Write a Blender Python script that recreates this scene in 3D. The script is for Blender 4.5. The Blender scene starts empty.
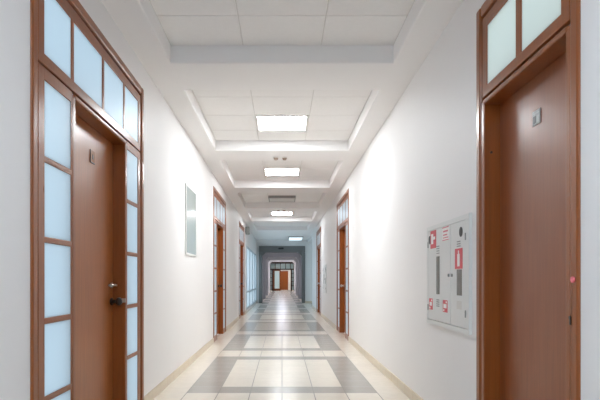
import bpy, bmesh, math, random
from mathutils import Matrix, Vector
random.seed(4)
SC = bpy.context.scene
C = SC.collection
S = 0.85            # working units -> metres (doors about 2 m, ceiling tiles 0.6 m)
F, H, VPX, VPY = 530.0, 1.2, 282.0, 279.5
HW = 1.3            # half width of the corridor
CZ = 3.2            # soffit height

# ------------------------------------------------------------------ materials
def new_mat(name):
    m = bpy.data.materials.new(name); m.use_nodes = True
    nt = m.node_tree; nt.nodes.clear()
    out = nt.nodes.new('ShaderNodeOutputMaterial')
    b = nt.nodes.new('ShaderNodeBsdfPrincipled')
    nt.links.new(b.outputs[0], out.inputs[0])
    return m, nt, b
def lin(c):
    return tuple(((v/255)/12.92 if v/255 <= .04045 else ((v/255+.055)/1.055)**2.4) for v in c) + (1.0,)
def plain(name, rgb, rough=.5, metal=0.0, spec=.5, noise=0.0, nscale=6.0, bump=0.0):
    m, nt, b = new_mat(name)
    b.inputs['Roughness'].default_value = rough
    b.inputs['Metallic'].default_value = metal
    b.inputs['Specular IOR Level'].default_value = spec
    c = lin(rgb)
    tc = nt.nodes.new('ShaderNodeTexCoord')
    n = nt.nodes.new('ShaderNodeTexNoise'); n.inputs['Scale'].default_value = nscale; n.inputs['Detail'].default_value = 4
    nt.links.new(tc.outputs['Object'], n.inputs['Vector'])
    mix = nt.nodes.new('ShaderNodeMix'); mix.data_type = 'RGBA'
    mix.inputs['A'].default_value = tuple(v*(1-noise) for v in c[:3])+(1,)
    mix.inputs['B'].default_value = tuple(min(1, v*(1+noise)) for v in c[:3])+(1,)
    nt.links.new(n.outputs['Fac'], mix.inputs['Factor'])
    nt.links.new(mix.outputs['Result'], b.inputs['Base Color'])
    if bump:
        bp = nt.nodes.new('ShaderNodeBump'); bp.inputs['Strength'].default_value = bump; bp.inputs['Distance'].default_value = .01
        nt.links.new(n.outputs['Fac'], bp.inputs['Height']); nt.links.new(bp.outputs[0], b.inputs['Normal'])
    return m
def wood(name, rgb, rough=.33, coat=.25):
    m, nt, b = new_mat(name)
    tc = nt.nodes.new('ShaderNodeTexCoord')
    mp = nt.nodes.new('ShaderNodeMapping'); mp.inputs['Scale'].default_value = (22, 22, 1.1)
    nt.links.new(tc.outputs['Object'], mp.inputs['Vector'])
    n = nt.nodes.new('ShaderNodeTexNoise'); n.inputs['Scale'].default_value = 2.2; n.inputs['Detail'].default_value = 7; n.inputs['Distortion'].default_value = .6
    nt.links.new(mp.outputs[0], n.inputs['Vector'])
    r = nt.nodes.new('ShaderNodeValToRGB')
    c = lin(rgb)
    r.color_ramp.elements[0].position = .3; r.color_ramp.elements[0].color = tuple(v*.87 for v in c[:3])+(1,)
    r.color_ramp.elements[1].position = .72; r.color_ramp.elements[1].color = tuple(v*1.1 for v in c[:3])+(1,)
    nt.links.new(n.outputs['Fac'], r.inputs['Fac']); nt.links.new(r.outputs['Color'], b.inputs['Base Color'])
    n2 = nt.nodes.new('ShaderNodeTexNoise'); n2.inputs['Scale'].default_value = 3.0
    nt.links.new(tc.outputs['Object'], n2.inputs['Vector'])
    mr = nt.nodes.new('ShaderNodeMapRange'); mr.inputs['To Min'].default_value = rough-.07; mr.inputs['To Max'].default_value = rough+.09
    nt.links.new(n2.outputs['Fac'], mr.inputs['Value']); nt.links.new(mr.outputs[0], b.inputs['Roughness'])
    b.inputs['Specular IOR Level'].default_value = .35
    b.inputs['Coat Weight'].default_value = coat; b.inputs['Coat Roughness'].default_value = .25
    bp = nt.nodes.new('ShaderNodeBump'); bp.inputs['Strength'].default_value = .05; bp.inputs['Distance'].default_value = .004
    nt.links.new(n.outputs['Fac'], bp.inputs['Height']); nt.links.new(bp.outputs[0], b.inputs['Normal'])
    return m
def frosted(name, rgb, gloss_rough=.42, ior=1.3):
    """satin glass: scatters the daylight behind it, with a faint surface sheen"""
    m = bpy.data.materials.new(name); m.use_nodes = True
    nt = m.node_tree; N, L = nt.nodes, nt.links; N.clear()
    out = N.new('ShaderNodeOutputMaterial')
    tc = N.new('ShaderNodeTexCoord')
    n = N.new('ShaderNodeTexNoise'); n.inputs['Scale'].default_value = 5; n.inputs['Detail'].default_value = 2
    L.new(tc.outputs['Object'], n.inputs['Vector'])
    c = lin(rgb)
    mx = N.new('ShaderNodeMix'); mx.data_type = 'RGBA'
    mx.inputs['A'].default_value = tuple(v*.985 for v in c[:3])+(1,); mx.inputs['B'].default_value = c
    L.new(n.outputs['Fac'], mx.inputs['Factor'])
    t = N.new('ShaderNodeBsdfTranslucent'); L.new(mx.outputs['Result'], t.inputs['Color'])
    g = N.new('ShaderNodeBsdfGlossy'); g.inputs['Roughness'].default_value = gloss_rough
    fr = N.new('ShaderNodeFresnel'); fr.inputs['IOR'].default_value = ior
    ms = N.new('ShaderNodeMixShader'); L.new(fr.outputs[0], ms.inputs[0]); L.new(t.outputs[0], ms.inputs[1]); L.new(g.outputs[0], ms.inputs[2])
    L.new(ms.outputs[0], out.inputs[0])
    return m
def lamp(name, rgb, strength):
    m, nt, b = new_mat(name)
    b.inputs['Base Color'].default_value = (.8, .8, .8, 1)
    b.inputs['Emission Color'].default_value = rgb + (1,)
    b.inputs['Emission Strength'].default_value = strength
    return m

def floor_material():
    m, nt, b = new_mat('floor_tiles')
    N, L = nt.nodes, nt.links
    def val(v):
        return v
    def math_(op, a, c=None, d=None):
        n = N.new('ShaderNodeMath'); n.operation = op
        for i, x in enumerate((a, c, d)):
            if x is None: continue
            if isinstance(x, (int, float)): n.inputs[i].default_value = x
            else: L.new(x, n.inputs[i])
        return n.outputs[0]
    g = N.new('ShaderNodeNewGeometry')
    sep = N.new('ShaderNodeSeparateXYZ'); L.new(g.outputs['Position'], sep.inputs[0])
    T = .3365*S
    tx = math_('DIVIDE', sep.outputs[0], T)                       # tile units across
    ty = math_('DIVIDE', math_('SUBTRACT', sep.outputs[1], 5.60*S), .3335*S)
    ax = math_('ABSOLUTE', tx)
    k = math_('FLOOR', math_('DIVIDE', ty, 10.0))
    py = math_('SUBTRACT', ty, math_('MULTIPLY', k, 10.0))        # 0..10 within a period
    in_x = math_('LESS_THAN', ax, 3.0)
    in_y = math_('LESS_THAN', py, 8.0)
    block = math_('MULTIPLY', in_x, in_y)
    mid = math_('MULTIPLY', math_('LESS_THAN', ax, 2.0), math_('MULTIPLY', math_('GREATER_THAN', py, 1.0), math_('LESS_THAN', py, 7.0)))
    grey = math_('MULTIPLY', block, math_('SUBTRACT', 1.0, mid))
    tan = math_('MULTIPLY', mid, math_('COMPARE', k, 2.0, .1))
    # per-tile tint
    cx = N.new('ShaderNodeCombineXYZ'); L.new(math_('FLOOR', tx), cx.inputs[0]); L.new(math_('FLOOR', ty), cx.inputs[1])
    wn = N.new('ShaderNodeTexWhiteNoise'); wn.noise_dimensions = '2D'; L.new(cx.outputs[0], wn.inputs['Vector'])
    ns = N.new('ShaderNodeTexNoise'); ns.inputs['Scale'].default_value = 14; ns.inputs['Detail'].default_value = 6
    L.new(g.outputs['Position'], ns.inputs['Vector'])
    tint = math_('ADD', .92, math_('ADD', math_('MULTIPLY', wn.outputs['Value'], .06), math_('MULTIPLY', ns.outputs['Fac'], .10)))
    def mix(f, a, c):
        n = N.new('ShaderNodeMix'); n.data_type = 'RGBA'
        L.new(f, n.inputs['Factor'])
        for key, x in (('A', a), ('B', c)):
            if isinstance(x, tuple): n.inputs[key].default_value = x
            else: L.new(x, n.inputs[key])
        return n.outputs['Result']
    cream, gr, tn = lin((226, 217, 203)), lin((167, 162, 154)), lin((204, 195, 181))
    col = mix(tan, cream, tn)
    col = mix(grey, col, gr)
    vm = N.new('ShaderNodeVectorMath'); vm.operation = 'SCALE'
    L.new(col, vm.inputs[0]); L.new(tint, vm.inputs['Scale'])
    # grout
    fx = math_('ABSOLUTE', math_('SUBTRACT', math_('FRACT', tx), .5))
    fy = math_('ABSOLUTE', math_('SUBTRACT', math_('FRACT', ty), .5))
    gx = math_('GREATER_THAN', fx, .486); gy = math_('GREATER_THAN', fy, .493)
    grout = math_('MAXIMUM', math_('MULTIPLY', gx, .95), math_('MULTIPLY', gy, .35))
    col2 = mix(grout, vm.outputs[0], lin((96, 90, 82)))
    L.new(col2, b.inputs['Base Color'])
    ro = math_('ADD', .17, math_('ADD', math_('MULTIPLY', grout, .35), math_('MULTIPLY', ns.outputs['Fac'], .10)))
    L.new(ro, b.inputs['Roughness'])
    b.inputs['Specular IOR Level'].default_value = .5
    bp = N.new('ShaderNodeBump'); bp.inputs['Strength'].default_value = .15; bp.inputs['Distance'].default_value = .002
    L.new(math_('SUBTRACT', 1.0, grout), bp.inputs['Height']); L.new(bp.outputs[0], b.inputs['Normal'])
    return m

M = dict(
    wall=plain('white_wall_paint', (233, 231, 230), .55, noise=.015, nscale=2.5),
    soffit=plain('soffit_paint', (241, 239, 238), .7, noise=.012, nscale=3),
    tile=plain('ceiling_tile', (239, 237, 235), .85, noise=.03, nscale=40, bump=.08),
    tbar=plain('ceiling_groove', (222, 219, 215), .8),
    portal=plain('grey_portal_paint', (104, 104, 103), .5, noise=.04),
    portal3=plain('mid_portal_light_tone', (150, 151, 156), .45, noise=.03),  # paler than the first portal, painting in light that grows down the corridor
    portal2=plain('pale_portal_light_tone', (176, 177, 182), .45, noise=.03),  # paler again: the stronger light farther in is put into the colour
    skirt=plain('skirting_tile', (208, 194, 172), .3, noise=.06, nscale=9),
    wood=wood('brown_door_wood', (140, 76, 31), .3, .2),
    leaf=wood('brown_door_leaf', (158, 91, 40), .32, .2),
    redwood=wood('reddish_door_leaf', (136, 73, 36), .32, .2),
    darkwood=wood('dark_screen_wood', (70, 45, 35)),
    glass=frosted('frosted_glass', (232, 247, 252)),
    pale_glass=frosted('greenish_frosted_glass', (242, 251, 245)),
    pglass=frosted('partition_glass', (232, 247, 252), .3, 1.07),
    steel=plain('brushed_steel', (190, 188, 184), .3, 1.0),
    dark=plain('dark_metal', (44, 34, 28), .35, .3),
    cab=plain('cabinet_enamel', (218, 219, 217), .38, noise=.015),
    seam=plain('cabinet_seam', (142, 142, 140), .6),
    black=plain('black_rubber', (18, 18, 18), .5),
    slot=plain('grey_window_film', (112, 112, 106), .25),
    red=plain('red_sticker', (204, 66, 76), .45),
    white=plain('white_sticker', (236, 234, 232), .45),
    pink=plain('pale_red_print', (214, 120, 132), .5),
    grey=plain('grey_plastic', (125, 126, 122), .5),
    sign=plain('grey_sign_plate', (172, 173, 171), .35),
    signdark=plain('dark_print_and_shadow', (72, 72, 74), .45),
    signpale=plain('pale_sign_print', (196, 196, 194), .45),
    acryl=plain('clear_plate_tint', (158, 112, 84), .15),
    board=plain('smoky_board_glass', (174, 184, 182), .1, spec=.8, noise=.05, nscale=2),
    det=plain('beige_detector', (176, 158, 142), .5),
    frame_white=plain('white_window_frame', (186, 196, 202), .4),
    seal=plain('pink_wax', (222, 110, 118), .5),
    thread=plain('brown_thread', (112, 76, 54), .8),
    unlit=plain('unlit_diffuser', (206, 204, 199), .4),
    lampside=plain('luminaire_side', (150, 148, 146), .5),
    lamp=lamp('lit_diffuser', (.91, .96, 1.0), 48.5),
    fill_day=lamp('added_daylight_fill', (.70, .84, 1.0), 35.0),  # unseen panels added to light the near end, tinted to imitate daylight
    lamp_cool=lamp('cool_diffuser', (.70, .88, 1.0), 1.1),
    fill_far=lamp('added_far_fill', (.84, .86, 1.0), 13.0),  # for panels added out of sight behind the lintels to brighten the far corridor
    fill_end=lamp('added_end_fill', (1.0, .98, .95), 20.0),  # for an unseen panel added to brighten the glass of the far screen
    floor=floor_material(),
)

# ------------------------------------------------------------------ mesh helpers
class MB:
    """collects shapes in world working units, then links them as ONE mesh object"""
    def __init__(self): self.bm = bmesh.new()
    def box(self, x0, x1, y0, y1, z0, z1, bev=0.0, seg=2):
        x0, x1 = sorted((x0, x1)); y0, y1 = sorted((y0, y1)); z0, z1 = sorted((z0, z1))
        b = bmesh.new()
        bmesh.ops.create_cube(b, size=1)
        for v in b.verts:
            v.co = Vector(((x0+x1)/2 + v.co.x*(x1-x0), (y0+y1)/2 + v.co.y*(y1-y0), (z0+z1)/2 + v.co.z*(z1-z0)))
        if bev:
            bmesh.ops.bevel(b, geom=b.edges[:], offset=min(bev, .45*min(x1-x0, y1-y0, z1-z0)), segments=seg, profile=.5, affect='EDGES')
        self._add(b); return self
    def cyl(self, c, axis, r, d, seg=24, r2=None, bev=0.0):
        b = bmesh.new()
        bmesh.ops.create_cone(b, cap_ends=True, segments=seg, radius1=r, radius2=r if r2 is None else r2, depth=d)
        if bev:
            es = [e for e in b.edges if all(len(f.verts) > 4 or True for f in e.link_faces) and any(len(f.verts) > 4 for f in e.link_faces)]
            bmesh.ops.bevel(b, geom=es, offset=bev, segments=2, profile=.5, affect='EDGES')
        q = Vector((0, 0, 1)).rotation_difference(Vector(axis)).to_matrix().to_4x4()
        bmesh.ops.transform(b, matrix=Matrix.Translation(Vector(c)) @ q, verts=b.verts[:])
        self._add(b); return self
    def ball(self, c, r, sx=1, sy=1, sz=1):
        b = bmesh.new()
        bmesh.ops.create_uvsphere(b, u_segments=20, v_segments=12, radius=r)
        for v in b.verts: v.co = Vector((c[0]+v.co.x*sx, c[1]+v.co.y*sy, c[2]+v.co.z*sz))
        self._add(b); return self
    def tube(self, pts, r, seg=10):
        b = bmesh.new(); rings = []
        pts = [Vector(p) for p in pts]
        for i, p in enumerate(pts):
            t = (pts[min(i+1, len(pts)-1)] - pts[max(i-1, 0)]).normalized()
            a = t.cross(Vector((.13, .21, .97)) if abs(t.z) < .9 else Vector((1, 0, 0))).normalized(); c = t.cross(a)
            rings.append([b.verts.new(p + r*(math.cos(2*math.pi*j/seg)*a + math.sin(2*math.pi*j/seg)*c)) for j in range(seg)])
        for i in range(len(rings)-1):
            for j in range(seg):
                b.faces.new((rings[i][j], rings[i][(j+1) % seg], rings[i+1][(j+1) % seg], rings[i+1][j]))
        b.faces.new(rings[0][::-1]); b.faces.new(rings[-1])
        self._add(b); return self
    def prism(self, pts, fn, d0, d1):
        """polygon pts (a,b) extruded from depth d0 to d1; fn(a,b,d) -> world"""
        b = bmesh.new()
        lo = [b.verts.new(fn(a, c, d0)) for a, c in pts]; hi = [b.verts.new(fn(a, c, d1)) for a, c in pts]
        b.faces.new(lo); b.faces.new(hi[::-1])
        for i in range(len(pts)):
            j = (i+1) % len(pts); b.faces.new((lo[i], hi[i], hi[j], lo[j]))
        self._add(b); return self
    def _add(self, b):
        me = bpy.data.meshes.new('tmp'); b.to_mesh(me); b.free(); self.bm.from_mesh(me); bpy.data.meshes.remove(me)
    def build(self, name, mat, parent=None, origin=None, smooth=False):
        bmesh.ops.recalc_face_normals(self.bm, faces=self.bm.faces[:])
        off = Vector((0, 0, 0))
        if parent is not None: off = wloc(parent)
        elif origin is not None: off = Vector(origin)
        elif origin is None:
            pass
        # every child mesh has its own origin at its bounding-box centre
        co = [v.co for v in self.bm.verts]
        ctr = Vector([(min(c[i] for c in co)+max(c[i] for c in co))/2 for i in range(3)])
        if origin is not None: ctr = Vector(origin)
        bmesh.ops.translate(self.bm, vec=-ctr, verts=self.bm.verts[:])
        me = bpy.data.meshes.new(name); self.bm.to_mesh(me); self.bm.free()
        me.materials.append(mat)
        if smooth:
            for p in me.polygons: p.use_smooth = True
        o = bpy.data.objects.new(name, me); C.objects.link(o)
        o.location = ctr - (off if parent is not None else Vector((0, 0, 0)))
        if parent is not None: o.parent = parent
        return o
def wloc(o):
    v = Vector((0, 0, 0))
    while o is not None: v = v + o.location; o = o.parent
    return v
def tag(o, label=None, cat=None, group=None, kind=None):
    if label: o['label'] = label
    if cat: o['category'] = cat
    if group: o['group'] = group
    if kind: o['kind'] = kind
    return o
def empty(name, loc, label=None, cat=None, group=None, kind=None):
    o = bpy.data.objects.new(name, None); C.objects.link(o); o.location = loc; o.empty_display_size = .1
    return tag(o, label, cat, group, kind)
def struct(mb, name, mat, label=None, cat=None):
    return tag(mb.build(name, mat), label, cat, None, 'structure')

# ------------------------------------------------------------------ setting
BACK, LOB, SIDE0, SIDE1, END, REAR = -3.2, 21.55, 22.9, 27.0, 56.0, 61.0
DT = 2.975     # top of door casings
DS, DD = 2.22, 1.22   # widths of the sidelight doors and the single door
left_doors = [2.735, 10.02, 15.98]
right_doors = [(2.306, DD), (10.30, DS), (17.62, DS)]
GLAZ0, GLAZ1, GTOP = 19.35, 26.9, 2.44

struct(MB().box(-HW-.1, HW+.1, BACK-.2, REAR+.2, -.2, 0).box(HW+.1, 5.4, SIDE0-.2, SIDE1+.3, -.2, 0), 'floor', M['floor'], 'glossy cream and grey tiled corridor floor', 'floor')

def wall_with(mb, s, y0, y1, holes, ztop=CZ+.4, t=.08):
    y = y0
    for a, b, z in holes:
        if a > y: mb.box(s*HW, s*(HW+t), y, a, 0, ztop)
        mb.box(s*HW, s*(HW+t), a, b, z, ztop)
        y = b
    if y1 > y: mb.box(s*HW, s*(HW+t), y, y1, 0, ztop)
    return mb
e = .03     # casings overlap the wall edge by this
wl = wall_with(MB(), -1, BACK, REAR, [(a+e, a+DS-e, DT-e) for a in left_doors] + [(GLAZ0, GLAZ1, GTOP)])
wl.box(-HW, -HW-.12, GLAZ0, GLAZ1, 0, .09)
struct(wl, 'wall_left', M['wall'], 'long white plastered corridor wall with a dark-framed notice board', 'wall')
wr = wall_with(MB(), 1, BACK, SIDE0, [(a+e, a+w-e, DT-e) for a, w in right_doors])
wr.box(HW, HW+.2, SIDE1+.3, REAR, 0, CZ+.4)
wr.box(HW, HW+.2, SIDE0, SIDE1+.3, 3.05, CZ+.4)
struct(wr, 'wall_right', M['wall'], 'long white plastered corridor wall with two fire cabinets', 'wall')
# side passage opening out of the right wall
sp = MB().box(HW+.08, 5.2, SIDE0-.2, SIDE0, 0, CZ+.4)
struct(sp, 'wall_passage', M['wall'], 'white side wall of the cross passage', 'wall')
sp2 = MB().box(1.13, 5.2, SIDE1, SIDE1+.3, 0, CZ+.4)
struct(sp2, 'wall_stub', M['wall'], 'pale wall end beside the grey portal', 'wall')
w2 = MB().box(5.2, 5.4, SIDE0-.2, SIDE1+.3, 0, .2).box(5.2, 5.4, SIDE0-.2, SIDE1+.3, 3.0, CZ+.4)
w2.box(5.2, 5.4, SIDE0-.2, SIDE0+.4, .2, 3.0).box(5.2, 5.4, SIDE1-.4, SIDE1+.3, .2, 3.0)
struct(w2, 'wall_passage_end', M['wall'])
win2 = MB()
for y in (SIDE0+.4, (SIDE0+SIDE1)/2-.03, SIDE1-.46): win2.box(5.24, 5.32, y, y+.06, .2, 3.0)
win2.box(5.24, 5.32, SIDE0+.4, SIDE1-.4, .2, .26).box(5.24, 5.32, SIDE0+.4, SIDE1-.4, 2.94, 3.0)
w2o = struct(win2, 'window_2', M['frame_white'])
MB().box(5.27, 5.28, SIDE0+.42, SIDE1-.42, .22, 2.98).build('pane', M['pglass'], w2o)
# back wall behind the viewpoint with a daylight window
wb = MB().box(-HW-.2, HW+.2, BACK-.2, BACK, 0, .6).box(-HW-.2, HW+.2, BACK-.2, BACK, 2.9, CZ+.4)
wb.box(-HW-.2, -1.05, BACK-.2, BACK, .6, 2.9).box(1.05, HW+.2, BACK-.2, BACK, .6, 2.9)
struct(wb, 'wall_back', M['wall'])
wf = MB()
for x in (-1.05, -.03, .99): wf.box(x, x+.06, BACK-.14, BACK-.06, .6, 2.9)
wf.box(-1.05, 1.05, BACK-.14, BACK-.06, .6, .66).box(-1.05, 1.05, BACK-.14, BACK-.06, 2.84, 2.9)
w3 = struct(wf, 'window_3', M['frame_white'])
MB().box(-1.03, 1.03, BACK-.105, BACK-.095, .62, 2.88).build('pane', M['pglass'], w3)
# end of the building, beyond the far screen
struct(MB().box(-HW-.2, HW+.2, REAR, REAR+.2, 0, CZ+.4), 'wall_end', M['wall'], 'cream wall closing the far end of the corridor', 'wall')

# ceiling: soffit with coffers
P = 3.33
cof = [(2.27+P*k, 4.90+P*k) for k in range(-2, 6)]
CT = 3.36
cb = MB()
y = BACK
for a, b in cof:
    a = max(a, BACK+.1)
    cb.box(-HW, HW, y, a, CZ, CZ+.3, .012); y = b
cb.box(-HW, HW, y, LOB+.6, CZ, CZ+.3, .012)
cb.box(-HW-.02, -1.03, BACK, LOB+.6, CZ+.0005, CZ+.3, .012); cb.box(1.03, HW+.02, BACK, LOB+.6, CZ+.0005, CZ+.3, .012)
cb.box(-HW-.1, 5.3, LOB+.6, SIDE1+.3, CZ+.001, CZ+.3)           # lobby
cb.box(-HW-.1, HW+.1, SIDE1+.3, REAR+.1, 3.06, 3.5)             # corridor beyond the portals
cb.box(-HW-.2, HW+.2, BACK-.2, LOB+.8, CT+.05, CT+.25)          # slab over the coffers
ceil = struct(cb, 'ceiling', M['soffit'], 'white soffit ceiling with a row of recessed coffers', 'ceiling')
lit_rows = {}
for ci, (a, b) in enumerate(cof):
    a = max(a, BACK+.1)
    t = MB(); g = .004
    xs = [(-1.03, -.36), (-.36, .36), (.36, 1.03)]
    yy = b; rows = []; first = True
    while yy > a + .02:
        d = .56 if first else .70; first = False
        rows.append((max(a, yy-d), yy)); yy -= d
    lit = ci in (0, 1, 3, 4, 5, 6)
    for ri, (r0, r1) in enumerate(rows):
        for xi, (x0, x1) in enumerate(xs):
            if ri == 1 and xi == 1 and lit:
                lit_rows[ci] = (r0, r1)
                if ci != 5: continue
            t.box(x0+g, x1-g, r0+g, r1-g, CT, CT+.03, .004, 1)
    tag(t.build('ceiling_tiles', M['tile'], ceil), kind='structure')
    tag(MB().box(-1.04, 1.04, a-.01, b+.01, CT+.006, CT+.045).build('tile_grid', M['tbar'], ceil), kind='structure')

# unseen slabs added outside to dim the panes of the distant doors
struct(MB().box(-5.5, -HW-.08, 8.6, 19.0, 3.1, 3.3), 'pane_shade_slab_left', M['soffit'])
struct(MB().box(HW+.08, 5.5, 8.6, 21.5, 3.1, 3.3), 'pane_shade_slab_right', M['soffit'])

# luminaires
def panel_light(r0, r1, x0, x1, z, matl, label, drop=0.0, group='square ceiling lights in the coffers'):
    o = empty('ceiling_light', ((x0+x1)/2, (r0+r1)/2, z-drop), label, 'ceiling light', group)
    f = MB(); w = .034
    zt = z+.03
    zb = z-.008-drop
    f.box(x0+.008, x0+w, r0+.008, r1-.008, zb, zt, .003).box(x1-w, x1-.008, r0+.008, r1-.008, zb, zt, .003)
    f.box(x0+w, x1-w, r0+.008, r0+w, zb, zt, .003).box(x0+w, x1-w, r1-w, r1-.008, zb, zt, .003)
    f.build('frame', M['lampside'] if drop else M['white'], o)
    MB().box(x0+w, x1-w, r0+w, r1-w, zb+.004, zt-.008).build('diffuser', matl, o)
    return o
names = {0: 'added unseen fill panel in the coffer behind the viewpoint', 1: None,
         3: 'lit white ceiling panel, largest and closest of the glowing squares',
         4: 'lit white ceiling panel just past the first pair of detectors',
         5: 'unlit dropped ceiling panel with a grey edge, between two glowing panels',
         6: 'lit white ceiling panel, smallest and farthest of the glowing squares'}
for ci, (r0, r1) in lit_rows.items():
    if ci == 5: panel_light(r0, r1, -.36, .36, CT, M['unlit'], names[ci], .06)
    elif ci in (0, 1):
        if names[ci] is None: names[ci] = 'added unseen fill panel overhead at the viewpoint'
        panel_light(r0, r1, -.36, .36, CT, M['fill_day'], names[ci])
    else: panel_light(r0, r1, -.36, .36, CT, M['lamp'], names[ci])
panel_light(24.6, 26.6, .30, 1.0, CZ, M['lamp_cool'], 'pale bluish ceiling panel in the lobby before the grey portal', .04, 'lobby lights')
panel_light(29.5, 31.0, -.35, .35, 3.06, M['fill_far'], 'added unseen fill panel between the first and second grey portals', .03, 'added far corridor fill lights')
panel_light(36.0, 37.5, -.35, .35, 3.06, M['fill_far'], 'added unseen fill panel between the second and third grey portals', .03, 'added far corridor fill lights')
panel_light(44.0, 46.0, -.35, .35, 3.06, M['fill_far'], 'added unseen fill panel in the far corridor beyond the portals', .03, 'added far corridor fill lights')
panel_light(51.0, 53.0, -.35, .35, 3.06, M['fill_far'], 'added unseen fill panel close to the far dark-framed screen', .03, 'added far corridor fill lights')
panel_light(58.0, 59.4, -.35, .35, 3.06, M['fill_end'], 'added unseen fill panel behind the far dark-framed screen', .03, 'added far corridor fill lights')

# smoke detectors, two on two of the cross beams
def detector(x, y, label):
    o = empty('smoke_detector', (x, y, CZ), label, 'smoke detector', 'smoke detectors on the cross beams')
    MB().cyl((x, y, CZ-.008), (0, 0, 1), .045, .016, 24).build('base', M['white'], o)
    MB().cyl((x, y, CZ-.032), (0, 0, -1), .040, .034, 24, .026, .004).build('sensor_head', M['det'], o)
detector(-.098, 8.66, 'small beige smoke detector on the beam past the brightest panel, notice-board side')
detector(.042, 8.66, 'small beige smoke detector on the beam past the brightest panel, fire-cabinet side')
detector(-.11, 15.2, 'tiny beige smoke detector on the beam before the farthest glowing panel, notice-board side')
detector(.06, 15.2, 'tiny beige smoke detector on the beam before the farthest glowing panel, fire-cabinet side')

# skirting
def skirting(s, runs, name, label):
    m = MB()
    for a, b in runs:
        n = max(1, round((b-a)/.34)); w = (b-a)/n
        for i in range(n): m.box(s*HW, s*(HW-.012), a+i*w+.0015, a+(i+1)*w-.0015, 0, .10, .003, 1)
        m.box(s*HW, s*(HW-.010), a, b, 0, .099)
    struct(m, name, M['skirt'], label, 'skirting')
ld = left_doors; rd = right_doors
skirting(-1, [(BACK, ld[0]), (ld[0]+DS, ld[1]), (ld[1]+DS, ld[2]), (ld[2]+DS, GLAZ0), (GLAZ1, SIDE1)], 'baseboard_left', 'beige tiled skirting below the notice board wall')
skirting(1, [(BACK, rd[0][0]), (rd[0][0]+DD, rd[1][0]), (rd[1][0]+DS, rd[2][0]), (rd[2][0]+DS, SIDE0)], 'baseboard_right', 'beige tiled skirting below the fire cabinets')
m = MB().box(1.14, 5.2, SIDE1-.012, SIDE1, 0, .1)
struct(m, 'baseboard_stub', M['skirt'])

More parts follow.
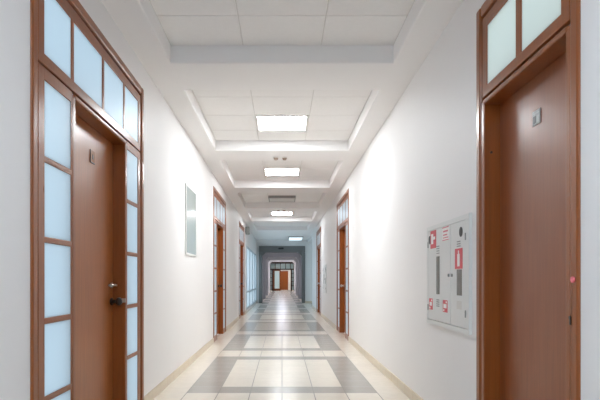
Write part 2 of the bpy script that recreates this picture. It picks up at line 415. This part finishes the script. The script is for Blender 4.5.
# ------------------------------------------------------------------ doors
LEAFD = .10
def door(n, s, Y0, W, sidelights, hinge_far, label, leafmat, handle):
    X = lambda d: s*(HW+d)                     # d > 0 goes into the wall
    root = empty('door_%d' % n, (X(0), Y0+W/2, 0), label, 'door', None, 'structure')
    bx = lambda mb, d0, d1, u0, u1, z0, z1, bev=0.004: mb.box(X(d0), X(d1), Y0+u0, Y0+u1, z0, z1, bev)
    c = .09                                    # casing
    cas = MB()
    bx(cas, -.012, .05, 0, c-.018, 0, DT, .014); bx(cas, -.012, .05, W-c+.018, W, 0, DT, .014); bx(cas, -.012, .05, c-.01, W-c+.01, DT-c+.018, DT, .014)
    bx(cas, .042, .05, c-.03, c+.01, 0, DT-c+.01, 0); bx(cas, .042, .05, W-c-.01, W-c+.03, 0, DT-c+.01, 0); bx(cas, .042, .05, c, W-c, DT-c-.01, DT-c+.03, 0)
    cas.build('casing', M['wood'], root)
    st, zt, zr = .075, 2.375, 2.437            # stile width, bottom of transom frame, bottom of its glass
    # transom
    if sidelights: o0, o1 = .598, 1.658        # door opening
    else: o0, o1 = c+.03, W-c-.03
    if sidelights:
        cuts = [(c+st, .535), (.580, 1.10), (1.145, 1.612), (1.657, W-c-st)]
    else:
        cuts = [(c+st, W/2-.035), (W/2+.035, W-c-st)]
    tr = MB()
    bx(tr, -.001, .03, c, W-c, zt, zr); bx(tr, -.001, .03, c, W-c, DT-c-st, DT-c)
    bx(tr, -.001, .03, c, c+st, zr-.01, DT-c-st+.01); bx(tr, -.001, .03, W-c-st, W-c, zr-.01, DT-c-st+.01)
    for (a, b), (a2, b2) in zip(cuts[:-1], cuts[1:]): bx(tr, -.0005, .024, b, a2, zr-.005, DT-c-st+.005)
    tro = tr.build('transom_frame', M['wood'], root)
    for a, b in cuts:
        p = MB(); bx(p, .004, .010, a-.006, b+.006, zr-.006, DT-c-st+.006, 0); p.build('pane', M['glass'] if sidelights else M['pale_glass'], tro)
    # head rail with rounded lip between transom and door
    hd = MB(); bx(hd, .028, .05, c, W-c, 2.350, zt, 0); bx(hd, -.008, .15, o0-.02, o1+.02, 2.325, 2.358, .012)
    # jambs of the deep door reveal
    bx(hd, -.003, .15, o0-.045, o0, 0, 2.345, .006); bx(hd, -.003, .15, o1, o1+.045, 0, 2.345, .006)
    bx(hd, LEAFD+.02, LEAFD+.035, o0, o0+.012, 0, 2.33, 0)
    hd.build('door_frame', M['wood'], root)
    if sidelights:
        for u0, u1 in ((c, o0-.045), (o1+.045, W-c)):
            sl = MB(); sa = u0+.078 if u0 == c else u0+.012; sb = u1-.02 if u0 == c else u1-.085
            bx(sl, -.001, .03, u0, sa, 0, 2.362); bx(sl, -.001, .03, sb, u1, 0, 2.362)
            bx(sl, -.001, .03, sa-.005, sb+.005, 2.294, 2.362); bx(sl, -.001, .03, sa-.005, sb+.005, 0, .11)
            for z in (1.861, 1.419, .971, .54): bx(sl, -.0005, .024, sa-.005, sb+.005, z-.017, z+.017)
            so = sl.build('sidelight_frame', M['wood'], root)
            ed = [.11, .54, .971, 1.419, 1.861, 2.30]
            for z0, z1 in zip(ed[:-1], ed[1:]):
                p = MB(); bx(p, .004, .010, sa-.006, sb+.006, z0, z1, 0); p.build('pane', M['glass'], so)
    lf = MB(); bx(lf, LEAFD, LEAFD+.045, o0+.004, o1-.004, .008, 2.322, .003)
    leaf = lf.build('leaf', leafmat, root)
    # hardware
    uh = o1-.055 if hinge_far is False else o0+.055
    dirn = -1 if hinge_far is False else 1
    zl = 1.153
    if handle == 'lever':
        h = MB().cyl((X(LEAFD-.006), Y0+uh, zl), (s, 0, 0), .024, .014, 20, bev=.003)
        h.cyl((X(LEAFD-.03), Y0+uh, zl), (s, 0, 0), .009, .04, 14)
        h.tube([(X(LEAFD-.042), Y0+uh, zl), (X(LEAFD-.045), Y0+uh+dirn*.03, zl+.003), (X(LEAFD-.045), Y0+uh+dirn*.10, zl+.002), (X(LEAFD-.035), Y0+uh+dirn*.15, zl)], .009)
        tag(h.build('handle', M['steel'], leaf, smooth=True), 'silver lever handle')
        k = MB().cyl((X(LEAFD-.006), Y0+uh, 1.02), (s, 0, 0), .032, .014, 22, bev=.003).cyl((X(LEAFD-.03), Y0+uh, 1.02), (s, 0, 0), .014, .05, 16)
        k.ball((X(LEAFD-.065), Y0+uh, 1.02), .034, .8)
        tag(k.build('lock_knob', M['dark'], leaf, smooth=True), 'dark round lock knob')
        q = MB().box(X(LEAFD-.09), X(LEAFD-.12), Y0+uh-.003, Y0+uh+.003, 1.012, 1.045)
        tag(q.build('key', M['steel'], leaf), 'silver key in the lock')
    elif handle == 'knob':
        k = MB().cyl((X(LEAFD-.006), Y0+uh, 1.06), (s, 0, 0), .03, .014, 20).cyl((X(LEAFD-.03), Y0+uh, 1.06), (s, 0, 0), .012, .05, 14)
        k.ball((X(LEAFD-.066), Y0+uh, 1.06), .033, .8)
        tag(k.build('handle', M['steel'] if s > 0 else M['dark'], leaf, smooth=True), 'silver round knob' if s > 0 else 'dark round knob')
    return root, leaf, X, o0, o1

d1 = door(1, -1, ld[0], DS, True, False, 'brown door with frosted sidelights and transom, beside the notice board wall, largest in view', M['leaf'], 'lever')
d2 = door(2, -1, ld[1], DS, True, False, 'brown sidelight door just past the smoky notice board', M['leaf'], 'knob')
d3 = door(3, -1, ld[2], DS, True, False, 'narrow-looking brown sidelight door before the glazed partition', M['leaf'], 'knob')
d4 = door(4, 1, rd[0][0], DD, False, True, 'reddish brown single door with a grey plate, beside the large fire cabinet', M['redwood'], None)
d5 = door(5, 1, rd[1][0], DS, True, False, 'brown sidelight door between the two fire cabinets', M['leaf'], 'knob')
d6 = door(6, 1, rd[2][0], DS, True, False, 'brown sidelight door beyond the small distant fire cabinet', M['leaf'], 'knob')

# number plate on door 1 (clear holder, shadow painted along two edges, and figure)
root, leaf, X, o0, o1 = d1
xs_ = lambda d: X(LEAFD-d)
py, pz = 3.905, 2.10
pl = MB().box(xs_(0), xs_(.004), py-.045, py+.045, pz-.045, pz+.05, .001)
po = tag(pl.build('number_plate', M['acryl'], leaf), 'small clear number plate')
q = MB().box(xs_(.004), xs_(.006), py-.045, py-.036, pz-.045, pz+.05).box(xs_(.004), xs_(.006), py-.045, py+.045, pz-.045, pz-.037)
q.build('plate_edge_shadow', M['signdark'], po)
q = MB().box(xs_(.004), xs_(.006), py-.004, py+.016, pz-.014, pz+.012).box(xs_(.004), xs_(.006), py, py+.012, pz+.012, pz+.022)
q.build('plate_figure', M['signdark'], po)
# grey plate on door 4
root, leaf, X, o0, o1 = d4
xs_ = lambda d: X(LEAFD-d)
py, pz = 2.91, 2.09
po = tag(MB().box(xs_(0), xs_(.005), py-.042, py+.042, pz-.04, pz+.04, .0015).build('number_plate', M['sign'], leaf), 'grey square door plate')
MB().box(xs_(.005), xs_(.0065), py+.002, py+.034, pz-.03, pz+.01).build('plate_print', M['signdark'], po)
MB().box(xs_(.005), xs_(.0065), py-.038, py+.036, pz+.02, pz+.026).box(xs_(.005), xs_(.0065), py-.034, py-.01, pz-.03, pz+.006).build('plate_print', M['signpale'], po)
# wax seal, thread and keyhole of door 4
xc = lambda d: X(-.012-d)
sy = 2.341
so = tag(MB().cyl((xc(.004), sy, 1.199), (1, 0, 0), .014, .010, 20, bev=.003).build('wax_seal', M['seal'], root, smooth=True), 'pink round wax seal')
th = MB().tube([(xc(.003), sy, 1.199), (xc(.003), sy+.008, 1.12), (xc(.002), sy+.014, 1.06), (xc(.003), sy+.02, 1.035)], .0009, 6)
th.build('thread', M['thread'], root)
kh = MB().cyl((xc(.004), sy+.022, 1.03), (1, 0, 0), .008, .006, 16).box(xc(0), xc(.006), sy+.016, sy+.028, .998, 1.03, .002)
tag(kh.build('lock_plate', M['dark'], root), 'small dark lock plate')
# little bolt on the far jamb of door 4
MB().cyl((X(.045), rd[0][0]+DD-.12-.001, 2.017), (0, 1, 0), .008, .006, 12).build('jamb_stud', M['dark'], root)

# ------------------------------------------------------------------ fire cabinets
def rect(mb, Xf, y0, y1, z0, z1, d0, d1, bev=0): mb.box(Xf(d0), Xf(d1), y0, y1, z0, z1, bev)
def fire_cabinet(Yc, dz, label, signs=True):
    dy = Yc-3.626
    Xf = lambda d: HW-d                                    # d = distance out of the wall
    y0, y1, z0, z1 = 3.626+dy, 4.68+dy, .82+dz, 1.655+dz
    yd = 4.025+dy
    root = empty('fire_cabinet', (HW, (y0+y1)/2, z0), label, 'fire cabinet', 'grey fire hose cabinets')
    B = MB(); b = .035
    B.box(Xf(0), Xf(.022), y0, y1, z0, z0+b).box(Xf(0), Xf(.022), y0, y1, z1-b, z1)
    B.box(Xf(0), Xf(.022), y0, y0+b, z0+b, z1-b).box(Xf(0), Xf(.022), y1-b, y1, z0+b, z1-b)
    B.box(Xf(0), Xf(.008), y0+b, y1-b, z0+b, z1-b)
    B.build('body', M['cab'], root)
    def R(name, mat, ya, yb, za, zb, d0, d1, par, lab=None, bev=0):
        o = MB().box(Xf(d0), Xf(d1), ya+dy, yb+dy, za+dz, zb+dz, bev).build(name, mat, par)
        return tag(o, lab)
    zb, zt = z0+b+.004-dz, z1-b-.004-dz
    fd = .020
    big = R('door', M['cab'], 4.029, 4.68-b-.004, zb, zt, .006, fd, root, 'wide hose door', .003)
    sml = R('door', M['cab'], 3.626+b+.004, 4.021, zb, zt, .006, fd, root, 'narrow extinguisher door', .003)
    p = fd; q = fd+.0015
    # wide door
    o = MB().cyl((Xf(p), 4.585+dy, 1.541+dz), (1, 0, 0), .036, .004, 28).build('round_hole', M['black'], big)
    if signs: R('hose_sign', M['red'], 4.40, 4.56, 1.463, 1.612, p, p+.003, big, 'red square sign with white symbol')
    q2 = p+.003
    g = MB().box(Xf(q2), Xf(q2+.001), 4.475+dy, 4.535+dy, 1.50+dz, 1.585+dz).box(Xf(q2), Xf(q2+.001), 4.42+dy, 4.475+dy, 1.535+dz, 1.56+dz)
    g.build('hose_symbol', M['white'] if signs else M['unlit'], big)
    pn = R('notice_sticker', M['white'], 4.065, 4.225, 1.506, 1.612, p, q, big, 'white sticker with red lines')
    g = MB()
    g.box(Xf(q), Xf(q+.001), 4.065+dy, 4.225+dy, 1.604+dz, 1.612+dz).box(Xf(q), Xf(q+.001), 4.065+dy, 4.225+dy, 1.506+dz, 1.513+dz)
    g.box(Xf(q), Xf(q+.001), 4.085+dy, 4.205+dy, 1.572+dz, 1.585+dz).box(Xf(q), Xf(q+.001), 4.10+dy, 4.205+dy, 1.545+dz, 1.555+dz).box(Xf(q), Xf(q+.001), 4.075+dy, 4.205+dy, 1.524+dz, 1.532+dz)
    g.build('sticker_print', M['pink'] if signs else M['unlit'], big)
    R('inspection_window', M['slot'], 4.305, 4.392, 1.08, 1.39, p-.004, q, big, 'tall grey window strip')
    def vents(par, ya, yb, zs):
        v = MB()
        for z in zs: v.box(Xf(p), Xf(p+.003), ya+dy, yb+dy, z-.004+dz, z+.004+dz, .001)
        v.build('vent_slots', M['seam'], par)
    vents(big, 4.31, 4.385, (1.415, 1.434, 1.453, 1.472))
    vents(big, 4.31, 4.385, (.982, .999, 1.016, 1.033))
    for ya, yb in ((4.50, 4.605), (4.098, 4.215)) if signs else ():
        R('hydrant_sticker', M['red'], ya, yb, .943, 1.038, p, q, big, 'small red and white sticker')
        g = MB()
        g.box(Xf(q), Xf(q+.001), ya+.02+dy, yb-.02+dy, .975+dz, 1.008+dz)
        g.box(Xf(q), Xf(q+.001), ya+.012+dy, ya+.04+dy, 1.015+dz, 1.03+dz).box(Xf(q), Xf(q+.001), yb-.04+dy, yb-.012+dy, .95+dz, .966+dz)
        g.build('sticker_print', M['white'], big)
    def latch(par, y):
        tag(MB().cyl((Xf(p+.004), y+dy, 1.232+dz), (1, 0, 0), .012, .012, 16, bev=.002).build('latch', M['seam'], par, smooth=True), 'small metal latch')
    latch(big, 4.06); latch(sml, 3.985)
    for y, par in ((4.635, big), (3.69, sml)):
        for z in (.96, 1.50):
            MB().cyl((Xf(p+.002), y+dy, z+dz), (0, 0, 1), .006, .05, 10).build('hinge', M['seam'], par)
    # narrow door
    MB().cyl((Xf(p), 3.79+dy, 1.541+dz), (1, 0, 0), .036, .004, 28).build('round_hole', M['black'], sml)
    vents(sml, 3.80, 3.875, (1.441, 1.458, 1.475))
    if signs: R('extinguisher_sign', M['red'], 3.757, 3.915, 1.277, 1.425, p, p+.003, sml, 'red square sign with a white extinguisher')
    g = MB().box(Xf(q2), Xf(q2+.001), 3.81+dy, 3.86+dy, 1.295+dz, 1.385+dz, .0).box(Xf(q2), Xf(q2+.001), 3.825+dy, 3.845+dy, 1.385+dz, 1.41+dz)
    g.build('extinguisher_symbol', M['white'] if signs else M['unlit'], sml)
    R('inspection_window', M['slot'], 3.77, 3.878, 1.085, 1.272, p-.004, q, sml, 'grey window strip')
    R('paper_label', M['unlit'], 3.78, 3.88, .985, 1.045, p, q, sml)
    return root
fire_cabinet(3.626, 0, 'pale grey two-door fire cabinet beside the reddish single door')
fire_cabinet(15.45, -.02, 'small-looking plain grey fire cabinet on the wall between the two distant doors', False)

# ------------------------------------------------------------------ notice board on the left wall
y0, y1, z0, z1 = 7.10, 7.92, 1.545, 2.485
nb = empty('notice_board', (-HW, (y0+y1)/2, z0), 'smoky glass notice board hung on the white wall between two brown doors', 'notice board')
MB().box(-HW+.006, -HW+.016, y0, y1, z0, z1, .002).build('panel', M['board'], nb)
f = MB(); t = .018
f.box(-HW, -HW+.022, y0-.006, y0+t, z0-.006, z1+.006, .003).box(-HW, -HW+.022, y1-t, y1+.006, z0-.006, z1+.006, .003)
f.box(-HW, -HW+.022, y0, y1, z0-.006, z0+t, .003).box(-HW, -HW+.022, y0, y1, z1-t, z1+.006, .003)
f.build('frame', M['cab'], nb)

# grey box high on the wall past the third door
spk = empty('wall_speaker', (-HW, 18.75, 2.80), 'small grey box speaker fixed high on the wall before the glazed partition', 'speaker')
MB().box(-HW+.01, -HW+.15, 18.63, 18.87, 2.80, 3.06, .012).build('housing', M['grey'], spk)
MB().box(-HW, -HW+.012, 18.70, 18.80, 2.86, 3.0).build('bracket', M['dark'], spk)

# ------------------------------------------------------------------ glazed partition (left, before the portals)
g = MB()
xg0, xg1 = -HW+.01, -HW-.06
for y in (GLAZ0, 21.4, 23.4, 25.3, GLAZ1-.07): g.box(xg0, xg1, y, y+.07, .09, GTOP, .006)
for z in (.09, .70, GTOP-.07): g.box(xg0, xg1, GLAZ0, GLAZ1, z, z+.07, .006)
w1 = struct(g, 'window_1', M['frame_white'], 'white-framed glazed partition full of daylight', 'window')
MB().box(-HW-.022, -HW-.03, GLAZ0+.02, GLAZ1-.02, .12, GTOP-.02).build('pane', M['pglass'], w1)

# ------------------------------------------------------------------ portals
def portal(n, y, t, inner, und, mat, top=3.2, outer=HW):
    m = MB()
    m.box(-outer, -inner, y, y+t, 0, und, .03).box(inner, outer, y, y+t, 0, und, .03)
    m.box(-outer, outer, y, y+t, und-.001, top)
    # rounded-off inner corners
    for s in (-1, 1):
        m.prism([(s*inner, und-.18), (s*inner, und), (s*(inner-.18), und)], lambda a, b, d: (a, d, b), y+.02, y+t-.02)
    return struct(m, 'trim_%d' % n, mat)
# header above the first portal, then the grey surround
struct(MB().box(-HW, HW, SIDE1-.02, SIDE1+.3, 2.90, CZ+.1), 'wall_header', M['wall'], 'pale header wall above the first grey portal', 'wall')
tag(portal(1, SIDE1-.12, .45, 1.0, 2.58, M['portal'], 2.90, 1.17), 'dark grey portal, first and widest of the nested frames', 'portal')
struct(MB().box(-HW, -1.16, SIDE1-.02, SIDE1+.3, 0, 2.9), 'wall_jamb', M['wall'])
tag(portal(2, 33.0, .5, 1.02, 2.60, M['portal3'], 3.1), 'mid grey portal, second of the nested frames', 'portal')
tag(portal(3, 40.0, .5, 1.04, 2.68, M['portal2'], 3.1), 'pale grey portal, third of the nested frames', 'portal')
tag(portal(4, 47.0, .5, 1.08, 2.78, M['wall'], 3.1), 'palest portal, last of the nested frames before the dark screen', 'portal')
# dark fixture on the portal lintel
fx = empty('wall_mount_fixture', (-.05, SIDE1-.12, 2.78), 'small dark fixture at the top of the grey portal lintel', 'fixture')
MB().box(-.2, .1, SIDE1-.135, SIDE1-.12, 2.755, 2.835, .004).build('base', M['grey'], fx)
MB().box(-.19, .09, SIDE1-.2, SIDE1-.133, 2.735, 2.82, .02).build('housing', M['black'], fx)

# ------------------------------------------------------------------ far screen
er = empty('door_7', (0, END, 0), 'dark-framed glazed screen with double doors at the far end', 'door', None, 'structure')
fr = MB()
zt = 3.0
fr.box(-HW, -HW+.08, END, END+.12, 0, zt).box(HW-.08, HW, END, END+.12, 0, zt).box(-HW, HW, END, END+.12, zt-.12, zt+.1)
fr.box(-HW, HW, END, END+.12, 2.22, 2.34)
for x in (-1.06, 0.92): fr.box(x, x+.14, END, END+.12, 0, 2.3)
for x in (-.75, -.2, .35, .85): fr.box(x, x+.06, END+.02, END+.1, 2.3, 2.92)
for z in (.08, .52, .96, 1.4, 1.84):
    fr.box(-HW, -1.0, END+.02, END+.1, z, z+.05); fr.box(1.0, HW, END+.02, END+.1, z, z+.05)
fr.build('screen_frame', M['darkwood'], er)
MB().box(-HW, HW, END+.055, END+.063, 2.3, 2.92).build('transom_pane', M['glass'], er)
MB().box(-HW, -1.0, END+.055, END+.063, .08, 2.25).build('sidelight_pane', M['glass'], er)
MB().box(1.0, HW, END+.055, END+.063, .08, 2.25).build('sidelight_pane', M['glass'], er)
gl = MB().box(-.92, -.78, END+.03, END+.09, .01, 2.22).box(-.26, -.14, END+.03, END+.09, .01, 2.22).box(-.92, -.14, END+.03, END+.09, .01, .24).box(-.92, -.14, END+.03, END+.09, 2.1, 2.22).build('leaf', M['wood'], er)
MB().box(-.78, -.26, END+.055, END+.063, .22, 2.12).build('pane', M['pglass'], gl)
# solid door beyond
br = empty('door_8', (.2, REAR, 0), 'solid orange-brown door on the wall seen through the far screen', 'door', None, 'structure')
MB().box(-.2, .62, REAR-.05, REAR, .01, 2.1, .004).build('leaf', M['wood'], br)
MB().box(-.28, -.2, REAR-.06, REAR, 0, 2.18).box(.62, .70, REAR-.06, REAR, 0, 2.18).box(-.28, .70, REAR-.06, REAR, 2.1, 2.18).build('casing', M['wood'], br)
MB().cyl((-.13, REAR-.06, 1.05), (0, 1, 0), .03, .05, 14).build('handle', M['dark'], br)

# ------------------------------------------------------------------ world, camera, view
w = bpy.data.worlds.new('sky'); SC.world = w; w.use_nodes = True
bg = w.node_tree.nodes['Background']
bg.inputs['Color'].default_value = (.86, .90, 1.0, 1); bg.inputs['Strength'].default_value = 1.75

cam = bpy.data.cameras.new('camera'); co = bpy.data.objects.new('camera', cam); C.objects.link(co)
co.location = (0, 0, H); co.rotation_euler = (math.pi/2, 0, 0)
cam.sensor_width = 36; cam.lens = F/600*36
cam.shift_x = (300-VPX)/600; cam.shift_y = (VPY-200)/600
cam.clip_start = .05; cam.clip_end = 200
SC.camera = co

# scale everything to metres
seen = set()
for o in list(SC.objects):
    o.location = o.location*S
    if o.type == 'MESH' and o.data.name not in seen:
        seen.add(o.data.name); o.data.transform(Matrix.Scale(S, 4))

vs = SC.view_settings
SC.display_settings.display_device = 'sRGB'
vs.view_transform = 'Standard'; vs.look = 'None'; vs.gamma = 1; vs.use_curve_mapping = False; vs.exposure = 0
cy = SC.cycles
cy.max_bounces = 14; cy.diffuse_bounces = 9; cy.glossy_bounces = 4; cy.transmission_bounces = 8
cy.sample_clamp_indirect = 6; cy.caustics_reflective = False
